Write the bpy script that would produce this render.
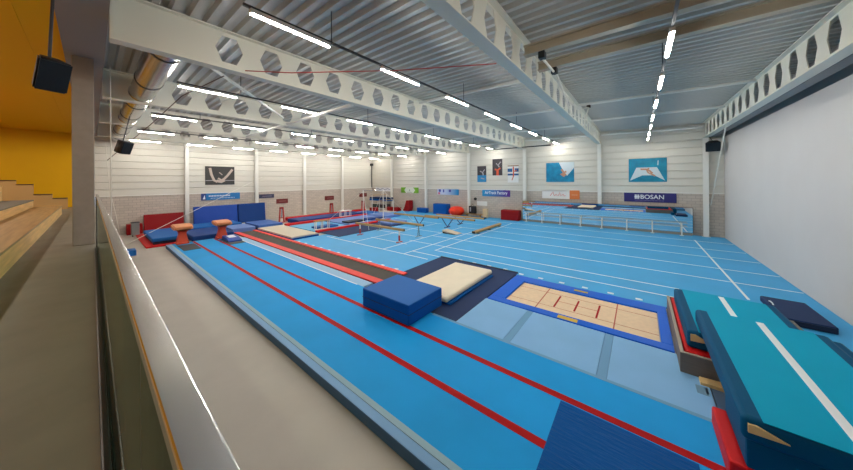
import bpy, bmesh, math, random
from mathutils import Vector, Matrix
random.seed(7)
S = bpy.context.scene
for o in list(bpy.data.objects): bpy.data.objects.remove(o)
COL = S.collection

# ------------------------------------------------------------------ camera, world, exposure
YAW = math.radians(38.607); ROLL = math.radians(-0.423); EYE = Vector((0, 0, 4.0))
fw = Vector((-math.sin(YAW), math.cos(YAW), 0)); rt = Vector((math.cos(YAW), math.sin(YAW), 0)); up = Vector((0, 0, 1))
R = rt*math.cos(ROLL) + up*math.sin(ROLL); U = up*math.cos(ROLL) - rt*math.sin(ROLL)
cd = bpy.data.cameras.new('camera'); cam = bpy.data.objects.new('camera', cd); COL.objects.link(cam)
M4 = Matrix((R, U, -fw)).transposed().to_4x4(); M4.translation = EYE
cam.matrix_world = M4
cd.sensor_width = 36; cd.sensor_fit = 'HORIZONTAL'; cd.lens = 266.646/853*36
cd.shift_x = 0.0006; cd.shift_y = -(235-180.317)/853
cd.clip_start = 0.05; cd.clip_end = 200
S.camera = cam
W = bpy.data.worlds.new('world'); S.world = W; W.use_nodes = True
W.node_tree.nodes['Background'].inputs[0].default_value = (0.75, 0.85, 1.0, 1)
W.node_tree.nodes['Background'].inputs[1].default_value = 0.15
S.view_settings.view_transform = 'Standard'; S.view_settings.look = 'None'
S.view_settings.gamma = 1; S.view_settings.use_curve_mapping = False
S.view_settings.exposure = 1.18
STRIP = 80.0        # emission strength of the LED strips
GALLERY = 56.0      # watts of each fill lamp added to brighten the gallery
try:
    S.cycles.use_denoising = True; S.cycles.max_bounces = 8; S.cycles.diffuse_bounces = 5; S.cycles.transparent_max_bounces = 8
    S.cycles.sample_clamp_indirect = 6
except Exception: pass

# ------------------------------------------------------------------ materials
def lin(c):
    return tuple(((v/255)/12.92 if v/255 <= .04045 else ((v/255+.055)/1.055)**2.4) for v in c) + (1,)
MATS = {}
def mat(name, rgb, rough=.5, metal=0, var=0, vscale=3, bump=0, bscale=40, emit=0, spec=.5, stretch=None, coat=0):
    if name in MATS: return MATS[name]
    m = bpy.data.materials.new(name); m.use_nodes = True; nt = m.node_tree
    b = nt.nodes['Principled BSDF']; c = lin(rgb)
    b.inputs['Base Color'].default_value = c; b.inputs['Roughness'].default_value = rough
    b.inputs['Metallic'].default_value = metal; b.inputs['Specular IOR Level'].default_value = spec
    if coat: b.inputs['Coat Weight'].default_value = coat
    if var or bump:
        tc = nt.nodes.new('ShaderNodeTexCoord'); src = tc.outputs['Object']
        if stretch:
            mp = nt.nodes.new('ShaderNodeMapping'); mp.inputs['Scale'].default_value = stretch
            nt.links.new(src, mp.inputs[0]); src = mp.outputs[0]
    if var:
        n = nt.nodes.new('ShaderNodeTexNoise'); n.inputs['Scale'].default_value = vscale; n.inputs['Detail'].default_value = 6
        nt.links.new(src, n.inputs['Vector'])
        r = nt.nodes.new('ShaderNodeValToRGB'); r.color_ramp.elements[0].position = .3; r.color_ramp.elements[1].position = .7
        r.color_ramp.elements[0].color = tuple(v*(1-var) for v in c[:3]) + (1,)
        r.color_ramp.elements[1].color = tuple(min(1, v*(1+var)) for v in c[:3]) + (1,)
        nt.links.new(n.outputs['Fac'], r.inputs[0]); nt.links.new(r.outputs[0], b.inputs['Base Color'])
    if bump:
        n2 = nt.nodes.new('ShaderNodeTexNoise'); n2.inputs['Scale'].default_value = bscale; n2.inputs['Detail'].default_value = 4
        nt.links.new(src, n2.inputs['Vector'])
        bp = nt.nodes.new('ShaderNodeBump'); bp.inputs['Strength'].default_value = bump; bp.inputs['Distance'].default_value = .05
        nt.links.new(n2.outputs['Fac'], bp.inputs['Height']); nt.links.new(bp.outputs[0], b.inputs['Normal'])
    if emit:
        b.inputs['Emission Color'].default_value = (1, .965, .9, 1); b.inputs['Emission Strength'].default_value = emit
    MATS[name] = m; return m

def brick_mat(name, horiz):
    m = bpy.data.materials.new(name); m.use_nodes = True; nt = m.node_tree; b = nt.nodes['Principled BSDF']
    tc = nt.nodes.new('ShaderNodeTexCoord'); sp = nt.nodes.new('ShaderNodeSeparateXYZ'); cb = nt.nodes.new('ShaderNodeCombineXYZ')
    nt.links.new(tc.outputs['Object'], sp.inputs[0])
    nt.links.new(sp.outputs[horiz], cb.inputs[0]); nt.links.new(sp.outputs['Z'], cb.inputs[1])
    br = nt.nodes.new('ShaderNodeTexBrick'); br.inputs['Scale'].default_value = 1
    br.inputs['Brick Width'].default_value = .44; br.inputs['Row Height'].default_value = .2; br.inputs['Mortar Size'].default_value = .012
    br.inputs['Color1'].default_value = lin((202, 190, 177)); br.inputs['Color2'].default_value = lin((190, 179, 167)); br.inputs['Mortar'].default_value = lin((168, 158, 148))
    nt.links.new(cb.outputs[0], br.inputs['Vector']); nt.links.new(br.outputs['Color'], b.inputs['Base Color'])
    b.inputs['Roughness'].default_value = .85
    bp = nt.nodes.new('ShaderNodeBump'); bp.invert = True; bp.inputs['Strength'].default_value = .4; bp.inputs['Distance'].default_value = .01
    nt.links.new(br.outputs['Fac'], bp.inputs['Height']); nt.links.new(bp.outputs[0], b.inputs['Normal'])
    return m
def wood_mat(name, rgb, axis_scale):
    return mat(name, rgb, rough=.5, spec=.3, var=.16, vscale=2.5, stretch=axis_scale)
def glass_mat():
    m = bpy.data.materials.new('balustrade_glass'); m.use_nodes = True; nt = m.node_tree
    for n in list(nt.nodes): nt.nodes.remove(n)
    o = nt.nodes.new('ShaderNodeOutputMaterial'); mx = nt.nodes.new('ShaderNodeMixShader')
    t = nt.nodes.new('ShaderNodeBsdfTransparent'); t.inputs[0].default_value = lin((214, 228, 214))
    g = nt.nodes.new('ShaderNodeBsdfGlossy'); g.inputs['Roughness'].default_value = .02; g.inputs[0].default_value = lin((236, 246, 232))
    f = nt.nodes.new('ShaderNodeFresnel'); f.inputs[0].default_value = 1.12
    nt.links.new(f.outputs[0], mx.inputs[0]); nt.links.new(t.outputs[0], mx.inputs[1]); nt.links.new(g.outputs[0], mx.inputs[2])
    nt.links.new(mx.outputs[0], o.inputs[0]); return m
def grad_mat(name, c0, c1, x0, x1):
    m = bpy.data.materials.new(name); m.use_nodes = True; nt = m.node_tree; b = nt.nodes['Principled BSDF']
    tc = nt.nodes.new('ShaderNodeTexCoord'); sp = nt.nodes.new('ShaderNodeSeparateXYZ'); mr = nt.nodes.new('ShaderNodeMapRange')
    nt.links.new(tc.outputs['Object'], sp.inputs[0]); nt.links.new(sp.outputs['X'], mr.inputs[0])
    mr.inputs[1].default_value = x0; mr.inputs[2].default_value = x1
    r = nt.nodes.new('ShaderNodeValToRGB'); r.color_ramp.elements[0].color = lin(c0); r.color_ramp.elements[1].color = lin(c1)
    nt.links.new(mr.outputs[0], r.inputs[0]); nt.links.new(r.outputs[0], b.inputs['Base Color']); b.inputs['Roughness'].default_value = .4
    return m

concrete = mat('concrete_floor', (184, 174, 162), .55, var=.05, vscale=1.2)
gal_conc = mat('gallery_concrete', (116, 111, 98), .5, var=.14, vscale=1.6)
pillar_m = mat('pillar_concrete', (150, 140, 128), .8, var=.06, vscale=5)
panel_m = mat('wall_panel', (216, 212, 200), .5)
curtain_m = mat('plaster_wall', (200, 197, 195), .75, var=.02, vscale=.6)
deck_m = mat('steel_deck', (196, 195, 190), .5, .25)
yellow_m = mat('yellow_paint', (228, 172, 6), .6, spec=.2)
beam_w = mat('beam_paint', (226, 223, 208), .45)
grey_b = mat('grey_beam', (132, 130, 130), .6)
steel_w = mat('white_steel', (232, 230, 222), .4)
brown_b = mat('brown_steel', (178, 168, 148), .5)
galv = mat('galvanised', (186, 186, 184), .25, .95, bump=.15, bscale=3)
rail_m = mat('brushed_steel', (244, 242, 238), .2, 1.0)
black_m = mat('black_plastic', (22, 22, 24), .5)
darkrub = mat('black_rubber', (28, 28, 28), .35)
glow = mat('led_diffuser', (255, 255, 250), .5, emit=STRIP)
housing = mat('light_housing', (214, 212, 206), .4)
wood_x = wood_mat('bleacher_wood', (226, 182, 112), (.3, 5, 5))
wood_d = wood_mat('bleacher_tread', (172, 136, 86), (.3, 5, 5))
tread_g = mat('grey_tread', (112, 104, 92), .8)
sport = mat('sports_blue', (66, 166, 222), .5, var=.05, vscale=.8, spec=.3)
tumb = mat('tumbling_blue', (24, 158, 228), .6, var=.05, vscale=1, spec=.15)
panelb = mat('panel_blue', (134, 184, 226), .6, var=.04, vscale=1, spec=.2)
jointb = mat('joint_blue', (112, 160, 198), .6, spec=.2)
edge_b = mat('edge_light_blue', (120, 164, 206), .55)
edge_d = mat('edge_dark_blue', (60, 98, 138), .6)
velcro = mat('hook_strip_grey', (152, 182, 196), .8)
white_l = mat('white_line', (232, 236, 240), .6)
red_l = mat('red_line', (170, 14, 18), .6, spec=.1)
red_mat = mat('red_vinyl', (204, 22, 24), .5, bump=.1, bscale=4, spec=.2)
red_soft = mat('red_salmon', (240, 76, 68), .5, spec=.2)
maroon = mat('maroon_vinyl', (146, 20, 24), .5, bump=.1, bscale=3, spec=.2)
bed_k = mat('black_bed', (74, 68, 60), .8, var=.08, vscale=2)
navy = mat('navy_cover', (36, 54, 92), .65, bump=.08, bscale=5, spec=.15)
navy_d = mat('navy_dark', (22, 34, 60), .6)
royal = mat('royal_vinyl', (0, 98, 216), .45, bump=.12, bscale=4, spec=.2)
royal_d = mat('royal_dark', (0, 80, 150), .55, bump=.7, bscale=3, spec=.1, stretch=(1, 6, 1))
crash = mat('crash_blue', (18, 70, 164), .4, bump=.5, bscale=1.6, spec=.3)
crash_n = mat('crash_navy', (18, 60, 128), .5, bump=.25, bscale=2.5, spec=.2)
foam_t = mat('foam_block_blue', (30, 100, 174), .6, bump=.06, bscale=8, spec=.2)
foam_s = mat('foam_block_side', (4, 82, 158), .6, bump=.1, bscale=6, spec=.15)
lavender = mat('lavender_mat', (104, 134, 196), .6)
sky_m = mat('light_blue_mat', (98, 178, 220), .6)
cream_m = mat('cream_vinyl', (240, 226, 200), .6, var=.03, vscale=3, bump=.06, bscale=6, spec=.2)
tramp_b = mat('tramp_bed', (236, 208, 172), .7, var=.05, vscale=8, spec=.2)
foam_c = mat('cream_foam', (226, 190, 130), .9, bump=.2, bscale=60)
teal = mat('teal_top', (0, 160, 196), .6, var=.03, vscale=1, spec=.1)
petrol = mat('petrol_side', (0, 78, 116), .6, spec=.12)
ply = mat('grey_plywood', (112, 106, 100), .7, var=.08, vscale=3, stretch=(1, 1, 8))
ply_e = mat('plywood_edge', (168, 156, 140), .7)
orange_v = mat('vault_orange', (214, 72, 34), .5)
peach_v = mat('vault_top', (220, 142, 92), .55)
red_eq = mat('red_steel', (186, 52, 40), .4)
beam_t = mat('beam_suede', (186, 146, 92), .7, var=.05, vscale=6)
beam_e = mat('beam_end', (60, 44, 32), .7)
purple_s = mat('dark_purple_steel', (58, 48, 100), .4)
orange_ball = mat('orange_ball', (240, 56, 22), .45, spec=.3)
blue_blk = mat('blue_block', (2, 84, 164), .5, spec=.2)
chrome = mat('chrome', (200, 200, 200), .2, 1)
rope_w = mat('white_rope', (224, 220, 208), .7)
rope_r = mat('red_rope', (176, 60, 48), .7)
yellow_lbl = mat('yellow_label', (220, 180, 40), .5)
mirror_m = mat('mirror_glass', (236, 240, 240), .01, 1)
grey_box = mat('grey_box', (130, 134, 134), .5)
darkgrey = mat('dark_grey', (62, 62, 64), .6)
glass = glass_mat()
brick_x = brick_mat('brick_far', 'X'); brick_y = brick_mat('brick_left', 'Y')

# ------------------------------------------------------------------ mesh building
class MB:
    def __init__(s): s.v = []; s.f = []; s.m = []; s.flat = set()
    def add(s, vs, fs, mi=0):
        n = len(s.v); s.v += [Vector(v) for v in vs]; s.f += [tuple(n+i for i in f) for f in fs]; s.m += [mi]*len(fs) if isinstance(mi, int) else mi
        return s
    def box(s, x0, x1, y0, y1, z0, z1, mi=0, top=None, side=None):
        vs = [(x0,y0,z0),(x1,y0,z0),(x1,y1,z0),(x0,y1,z0),(x0,y0,z1),(x1,y0,z1),(x1,y1,z1),(x0,y1,z1)]
        fs = [(0,3,2,1),(4,5,6,7),(0,1,5,4),(1,2,6,5),(2,3,7,6),(3,0,4,7)]
        t = mi if top is None else top
        return s.add(vs, fs, [mi, t, mi, mi, mi, mi])
    def bm(s, b, mi=0):
        b.verts.index_update(); b.faces.ensure_lookup_table()
        s.flat |= {len(s.f)+i for i, f in enumerate(b.faces) if f.tag}
        s.add([v.co.copy() for v in b.verts], [tuple(v.index for v in f.verts) for f in b.faces], [mi if f.material_index == 0 else f.material_index for f in b.faces]); b.free(); return s
    def rbox(s, x0, x1, y0, y1, z0, z1, r=.03, seg=2, mi=0, rz=0, tilt=None, top=None):
        b = bmesh.new(); bmesh.ops.create_cube(b, size=1)
        sx, sy, sz = x1-x0, y1-y0, z1-z0
        for v in b.verts: v.co = Vector((v.co.x*sx, v.co.y*sy, v.co.z*sz))
        r = min(r, sx*.45, sy*.45, sz*.45)
        bmesh.ops.bevel(b, geom=list(b.edges), offset=r, segments=seg, affect='EDGES', profile=.5)
        b.normal_update()
        for f in b.faces: f.tag = max(abs(c) for c in f.normal) > .9999
        if top is not None:
            for f in b.faces:
                if f.normal.z > .9: f.material_index = top
        mt = Matrix.Rotation(rz, 4, 'Z')
        if tilt: mt = mt @ Matrix.Rotation(tilt[1], 4, tilt[0])
        c = Vector(((x0+x1)/2, (y0+y1)/2, (z0+z1)/2))
        for v in b.verts: v.co = (mt @ v.co) + c
        return s.bm(b, mi)
    def path(s, pts, r, n=8, mi=0, closed=False):
        pts = [Vector(p) for p in pts]; rings = []; ref = None
        for i, p in enumerate(pts):
            a = pts[max(0, i-1)]; c = pts[min(len(pts)-1, i+1)]; d = (c-a).normalized()
            if ref is None:
                ref = Vector((0,0,1)) if abs(d.z) < .9 else Vector((1,0,0))
            u = (ref - d*ref.dot(d)).normalized(); w = d.cross(u); ref = u
            rr = r[i] if isinstance(r, (list, tuple)) else r
            rings.append([p + (u*math.cos(2*math.pi*k/n) + w*math.sin(2*math.pi*k/n))*rr for k in range(n)])
        vs = [v for rg in rings for v in rg]; fs = []
        for i in range(len(pts)-1):
            for k in range(n):
                a = i*n+k; b = i*n+(k+1) % n; fs.append((a, b, b+n, a+n))
        fs.append(tuple(reversed(range(n)))); fs.append(tuple(range((len(pts)-1)*n, len(pts)*n)))
        return s.add(vs, fs, mi)
    def bar(s, p0, p1, w, h, mi=0):
        """a straight square-section bar, h measured upwards"""
        p0, p1 = Vector(p0), Vector(p1); d = (p1-p0).normalized(); ref = Vector((0,0,1)) if abs(d.z) < .95 else Vector((0,1,0))
        u = d.cross(ref).normalized(); v = u.cross(d).normalized(); vs = []
        for p in (p0, p1):
            for a, b in ((-1,-1),(1,-1),(1,1),(-1,1)): vs.append(p + u*a*w/2 + v*b*h/2)
        return s.add(vs, [(3,2,1,0),(4,5,6,7),(0,1,5,4),(1,2,6,5),(2,3,7,6),(3,0,4,7)], mi)
    def lathe(s, prof, c, n=24, mi=0, sx=1, sy=1):
        c = Vector(c); vs = []
        for r, z in prof:
            for k in range(n):
                a = 2*math.pi*k/n; vs.append(c + Vector((r*math.cos(a)*sx, r*math.sin(a)*sy, z)))
        fs = []
        for i in range(len(prof)-1):
            for k in range(n):
                a = i*n+k; b = i*n+(k+1) % n; fs.append((a, b, b+n, a+n))
        fs.append(tuple(reversed(range(n)))); fs.append(tuple(range((len(prof)-1)*n, len(prof)*n)))
        return s.add(vs, fs, mi)
    def prism(s, poly, a, b, plane='xz', mi=0):
        """poly drawn in plane, extruded from a to b along the third axis"""
        def P(u, v, w):
            return {'xz': (u, w, v), 'yz': (w, u, v), 'xy': (u, v, w)}[plane]
        n = len(poly); vs = [P(u, v, a) for u, v in poly] + [P(u, v, b) for u, v in poly]
        fs = [tuple(range(n)), tuple(reversed(range(n, 2*n)))] + [(i, i+n, (i+1) % n + n, (i+1) % n) for i in range(n)]
        return s.add(vs, fs, mi)
    def build(s, name, mats, parent=None, smooth=True, keep_origin=False):
        if not isinstance(mats, (list, tuple)): mats = [mats]
        if parent is not None:
            off = Vector(parent.location); pp = parent.parent
            while pp is not None: off += Vector(pp.location); pp = pp.parent
        elif keep_origin: off = Vector((0,0,0))
        else:
            xs = [v.x for v in s.v]; ys = [v.y for v in s.v]; zs = [v.z for v in s.v]
            off = Vector(((min(xs)+max(xs))/2, (min(ys)+max(ys))/2, min(zs)))
        me = bpy.data.meshes.new(name); me.from_pydata([v-off for v in s.v], [], s.f); me.update()
        for m in mats: me.materials.append(m)
        me.polygons.foreach_set('material_index', s.m)
        b = bmesh.new(); b.from_mesh(me); bmesh.ops.recalc_face_normals(b, faces=b.faces); b.to_mesh(me); b.free()
        if smooth:
            me.shade_smooth()
            try: me.set_sharp_from_angle(angle=math.radians(38))
            except Exception: pass
            for i in s.flat: me.polygons[i].use_smooth = False
        o = bpy.data.objects.new(name, me); COL.objects.link(o)
        if parent is not None: o.parent = parent
        else: o.location = off
        return o

def tag(o, label, cat, group=None, kind=None):
    if label: o['label'] = label
    if cat: o['category'] = cat
    if group: o['group'] = group
    if kind: o['kind'] = kind
    return o
def thing(name, label, cat, loc, group=None):
    o = bpy.data.objects.new(name, None); COL.objects.link(o); o.location = loc; o.empty_display_size = .2
    return tag(o, label, cat, group)
def one(mb, name, mats, label, cat, group=None, kind=None, **k):
    return tag(mb.build(name, mats, **k), label, cat, group, kind)
def struct(name, mb, mats, **k):
    o = mb.build(name, mats, **k); o['kind'] = 'structure'; return o
def children(o): return [c for c in bpy.data.objects if c.parent == o]
def copy_tree(o, loc=None, label=None, parent=None):
    kids = children(o); c = o.copy(); COL.objects.link(c)
    if parent is not None: c.parent = parent
    if loc is not None: c.location = loc
    if label: c['label'] = label
    for k in kids: copy_tree(k, parent=c)
    return c
def text_mesh(name, txt, size, mats, parent, origin, xdir, depth=.006, bold=0, spacing=1, width=None):
    cu = bpy.data.curves.new(name, 'FONT'); cu.body = txt; cu.size = size; cu.extrude = depth; cu.align_x = 'CENTER'; cu.align_y = 'CENTER'; cu.offset = bold; cu.space_character = spacing
    t = bpy.data.objects.new('tmp', cu); COL.objects.link(t)
    dg = bpy.context.evaluated_depsgraph_get(); me = bpy.data.meshes.new_from_object(t.evaluated_get(dg)); bpy.data.objects.remove(t)
    xd = Vector(xdir); zd = Vector((0,0,1)); nd = xd.cross(zd)
    off = Vector(parent.location)
    if parent.parent is not None: off += Vector(parent.parent.location)
    if width:
        xs = [v.co.x for v in me.vertices]; ys = [v.co.y for v in me.vertices]; k = width/(max(xs)-min(xs)); mx = (max(xs)+min(xs))/2; my = (max(ys)+min(ys))/2
        for v in me.vertices: v.co.x = (v.co.x-mx)*k; v.co.y -= my
    for v in me.vertices: v.co = Vector(origin) + xd*v.co.x + zd*v.co.y + nd*v.co.z - off
    me.name = name; me.materials.clear(); me.materials.append(mats)
    o = bpy.data.objects.new(name, me); COL.objects.link(o); o.parent = parent; return o

# ------------------------------------------------------------------ room shell
XL, XR, YF, ZC = -31.26, 4.43, 26.19, 8.02
BH = 2.97
struct('floor', MB().box(XL, XR+.3, 0.16, YF, -.2, 0), concrete)
struct('floor_gallery', MB().box(XL, XR+.3, -8, .14, 2.05, 2.3), gal_conc)
struct('wall_gallery_front', MB().box(XL, XR+.3, -.05, .16, 0, 2.049), pillar_m)
def panel_wall(axis, pos, a, b, z0, z1, sgn):
    """flat sheet with a shallow horizontal groove every 0.5 m"""
    prof = []; z = z0; step = (z1-z0)/10
    for i in range(10):
        zz = z0+i*step
        prof += [(0, zz), (0, zz+step*.84), (-.07, zz+step*.87), (-.07, zz+step*.97)]
    prof.append((0, z1)); back = [(-.15, z1), (-.15, z0)]
    poly = [(pos+sgn*p[0], p[1]) for p in prof+back]
    return MB().prism(poly, a, b, 'yz' if axis == 'y' else 'xz')
struct('wall_far', panel_wall('y', YF-.02, XL, XR+.3, BH, ZC+.3, -1), panel_m, smooth=False)
struct('wall_far_brick', MB().box(XL-.3, XR+.3, YF, YF+.25, 0, BH), brick_x, keep_origin=True)
struct('wall_left', panel_wall('x', XL+.02, .02, YF+.1, BH, ZC+.3, 1), panel_m, smooth=False)
struct('wall_left_brick', MB().box(XL-.25, XL, .161, YF, 0, BH), brick_y, keep_origin=True)
struct('trim_1', MB().box(XL, XR, YF-.05, YF, BH-.04, BH+.03), steel_w)
struct('trim_2', MB().box(XL, XL+.05, .2, YF-.05, BH-.04, BH+.03), steel_w)
struct('wall_right', MB().box(XR, XR+.25, .17, YF-.05, .002, 6.72), curtain_m)
struct('wall_right_upper', MB().box(XR+.02, XR+.25, .17, YF-.02, 6.725, ZC), grey_b)
struct('trim_4', MB().box(3.74, 4.04, .3, YF-.4, 6.74, 7.1), grey_b)
struct('wall_gallery_right', MB().box(XR+.02, XR+.25, -8, .155, 2.301, ZC), yellow_m)
struct('wall_gallery_end', MB().box(XL-.2, XL-.01, -8, .0, 2.301, 7.5), yellow_m)
struct('wall_gallery_back', MB().box(XL-.2, XR+.25, -8.25, -8.01, 2.05, 7.7), yellow_m)
struct('ceiling_gallery', MB().box(XL-.2, XR+.25, -8.2, -.46, 7.5, 7.75).box(XL, XR, -1.0, -.96, 7.485, 7.5).box(XL, XR, -3.2, -3.16, 7.485, 7.5), yellow_m)
# corrugated steel roof deck, ribs along X
pitch = .32; poly = []; y = -.6
while y < YF+.3:
    poly += [(y, ZC+.12), (y+.13, ZC+.12), (y+.17, ZC), (y+.28, ZC)]; y += pitch
poly += [(y, ZC+.12), (y, ZC+.25), (-.6, ZC+.25)]
dk = MB(); n = len(poly)-2
def roofz(x): return -.02*max(0, x+8.6)
vs = []
for x in (XL-.2, -8.6, XR+.25): vs += [(x, p[0], p[1]+roofz(x)) for p in poly]
L = len(poly); fs = []
for q in (0, L): fs += [(q+i, q+i+1, q+i+1+L, q+i+L) for i in range(L-1)] + [(q+L-1, q, q+L, q+2*L-1)]
dk.add(vs, fs)
struct('ceiling', dk, deck_m, smooth=False)
# concrete edge beam over the gallery front, and the pillar under it
struct('trim_3', MB().box(XL, XR, -.45, .23, 7.44, ZC-.002), grey_b)
pl = one(MB().rbox(-12.25, -11.85, -.335, .045, 2.3, 7.44, r=.02), 'concrete_pillar', pillar_m,
    'square grey concrete pillar standing on the gallery floor at the far end of the glass railing', 'pillar')

# ------------------------------------------------------------------ castellated roof beams and wall columns
DUCT_Y, DUCT_Z, DUCT_R = 1.2, 7.4, .34
BX = [3.55, -2.53, -8.6, -14.7, -20.78, -26.86]
BL = ['white castellated roof beam along the top of the plain grey right wall',
      'white castellated roof beam with blue-grey underside, first one left of the right wall',
      'large white castellated roof beam crossing the upper middle, directly left of the strip lights in the centre row',
      'white castellated roof beam behind the large front one, fourth from the right wall',
      'white castellated roof beam, second from the left end wall',
      'white castellated roof beam nearest the left end wall']
def cast_beam(x, label):
    t = thing('castellated_beam', label, 'roof beam', (x, 13, 6.97), 'castellated roof beams')
    dz = roofz(x)
    y0, y1, zb, zt, zm, th = .3, YF-.12, 7.0+dz, 7.97+dz, 7.53+dz, .012
    w = MB(); p = 1.047; c0 = 4.42 - 2*p; hw, hf, hh = .31, .165, (.345 if x < -8 else .39)
    def both(poly):
        for sx in (-th, th): w.add([(x+sx, a, b) for a, b in poly], [tuple(range(len(poly)))])
    c = c0; first = c0-p/2
    cy, cz, rr = min(DUCT_Y, 1.2), DUCT_Z, (DUCT_R+.03 if x < -9 else .16)
    oc = [(cy+rr*math.cos(math.pi*k/8), cz+rr*math.sin(math.pi*k/8)) for k in range(16)]     # from +Y round by +Z
    if x > -9: both([(y0, zb), (first, zb), (first, zm), (first, zt), (y0, zt)])
    else:
     both([(first, zb), (first, zt)] + [(cy, zt)] + oc[4::-1] + oc[:11:-1] + [(cy, zb)])
     both([(y0, zt), (y0, zb), (cy, zb)] + [oc[k] for k in range(12, 3, -1)] + [(cy, zt)])
    while c + p/2 < y1:
        l, r_ = c-p/2, c+p/2
        h = [(c-hw, zm), (c-hf, zm+hh), (c+hf, zm+hh), (c+hw, zm), (c+hf, zm-hh), (c-hf, zm-hh)]
        both([(l, zt), h[1], h[2], (r_, zt)]); both([(l, zm), h[0], h[1], (l, zt)]); both([(l, zm), (l, zb), h[5], h[0]])
        both([(l, zb), (r_, zb), h[4], h[5]]); both([(r_, zm), (r_, zt), h[2], h[3]]); both([(r_, zm), h[3], h[4], (r_, zb)])
        for k in range(6):
            a, b = h[k], h[(k+1) % 6]
            w.add([(x-th, *a), (x+th, *a), (x+th, *b), (x-th, *b)], [(0,1,2,3)])
        c += p
    l = c-p/2
    both([(l, zb), (y1, zb), (y1, zm), (y1, zt), (l, zt)])
    w.build('web', beam_w, t, smooth=False)
    MB().box(x-.15, x+.15, .24, y1, 6.97+dz, 7.0+dz).build('bottom_flange', beam_w, t)
    MB().box(x-.15, x+.15, .24, y1, 7.97+dz, 8.0+dz).build('top_flange', beam_w, t)
    MB().box(x-.15, x+.15, .24, .3, 7.0+dz, 7.97+dz).build('end_plate', beam_w, t)
    return t
for x, l in zip(BX, BL): cast_beam(x, l)
def column(x, y, ax, label, top=6.97):
    t = thing('steel_column', label, 'column', (x, y, 0), 'white steel wall columns')
    m = MB()
    if ax == 'x':   # on far wall
        m.box(x-.13, x+.13, y-.02, y, .05, top).box(x-.13, x+.13, y-.26, y-.24, .05, top).box(x-.012, x+.012, y-.24, y-.02, .05, top)
        f = MB().box(x-.2, x+.2, y-.33, y, 0, .05)
    else:
        m.box(x, x+.02, y-.13, y+.13, .05, top).box(x+.24, x+.26, y-.13, y+.13, .05, top).box(x+.02, x+.24, y-.012, y+.012, .05, top)
        f = MB().box(x, x+.33, y-.2, y+.2, 0, .05)
    m.build('shaft', steel_w, t); f.build('base_plate', steel_w, t); return t
CL = ['white steel column in the far right corner beside the grey wall', 'white steel column between the two teal gymnast pictures',
      'white steel column behind the left end of the long wall mirror', 'white steel column between the orange ball and the three small posters',
      'white steel column right of the green banner on the far wall', 'white steel column left of the green banner on the far wall']
for x, l in zip(BX, CL): column(x, YF-.055, 'x', l, 6.965+roofz(x))
LLs = ['white steel column between the leaning red mat and the blue crash mats', 'white steel column at the right of the blue crash mats leaning on the left wall',
       'white steel column between the first and second maroon boards', 'white steel column right of the second maroon board on the left wall']
for y, l in zip((5.21, 10.68, 15.77, 20.92), LLs): column(XL+.055, y, 'y', l, 7.9)
one(MB().path([(XL+.2, YF-.22, 3.0), (XL+.2, YF-.22, 6.4)], .06).box(XL+.03, XL+.4, YF-.4, YF-.1, 6.2, 6.55), 'downpipe', darkgrey, 'dark vertical pipe with a box on top in the far left corner', 'pipe')
# purlins (white tubes across the bays)
def tube(name, p0, p1, r, m, label, cat, group=None): return one(MB().path([p0, p1], r, 10), name, m, label, cat, group)
bays = list(zip(BX[1:], BX[:-1]))
bayn = ['right-hand bay', 'bay of the centre strip lights', 'bay left of the large beam', 'second bay from the left end', 'left-end bay of the hall']
for i, (a, b) in enumerate(bays):
    for y, w in ((10.1, 'nearest'), (15.4, 'middle'), (21.0, 'far')):
        if i == 0:
            if y < 12: continue
            y = {15.4: 15.2, 21.0: 19.7}[y]
        tube('roof_tie', (a+.18, y, 7.82+roofz(a)), (b-.18, y, 7.82+roofz(b)), .07, steel_w, f'white roof tie, {w} one in the {bayn[i]}', 'roof tie', 'tubular roof ties')
    tube('roof_tie', (a+.18, 25.7, 7.7+roofz(a)), (b-.18, 25.7, 7.7+roofz(b)), .08, steel_w, f'white roof tie against the far wall in the {bayn[i]}', 'roof tie', 'tubular roof ties')
for y, l in ((7.15, 'brown steel rail under the roof deck, nearer of the two in the right-hand bay'), (8.4, 'brown steel rail carrying the trapeze clamps, farther of the two in the right-hand bay')):
    one(MB().box(-2.34, 3.36, y-.1, y+.1, 7.24, 7.28).box(-2.34, 3.36, y-.1, y+.1, 7.46, 7.5).box(-2.34, 3.36, y-.02, y+.02, 7.28, 7.46), 'steel_rail', brown_b, l, 'steel rail', 'brown overhead rails')
tube('roof_tie', (-20.6, 6.5, 7.05), (-8.9, 6.5, 7.05), .07, steel_w, 'long pale horizontal tube under the left beams behind the large front beam', 'roof tie', 'tubular roof ties')
tube('roof_brace', (-9.3, 1.9, 7.3), (-14.4, 6.2, 7.3), .05, steel_w, 'diagonal grey roof brace crossing below the deck left of the large front beam', 'roof brace')
tube('roof_brace', (-9.0, 4.1, 7.6), (-14.5, 3.6, 7.6), .045, steel_w, 'thin roof brace between the two front castellated beams on the left', 'roof brace')

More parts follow.
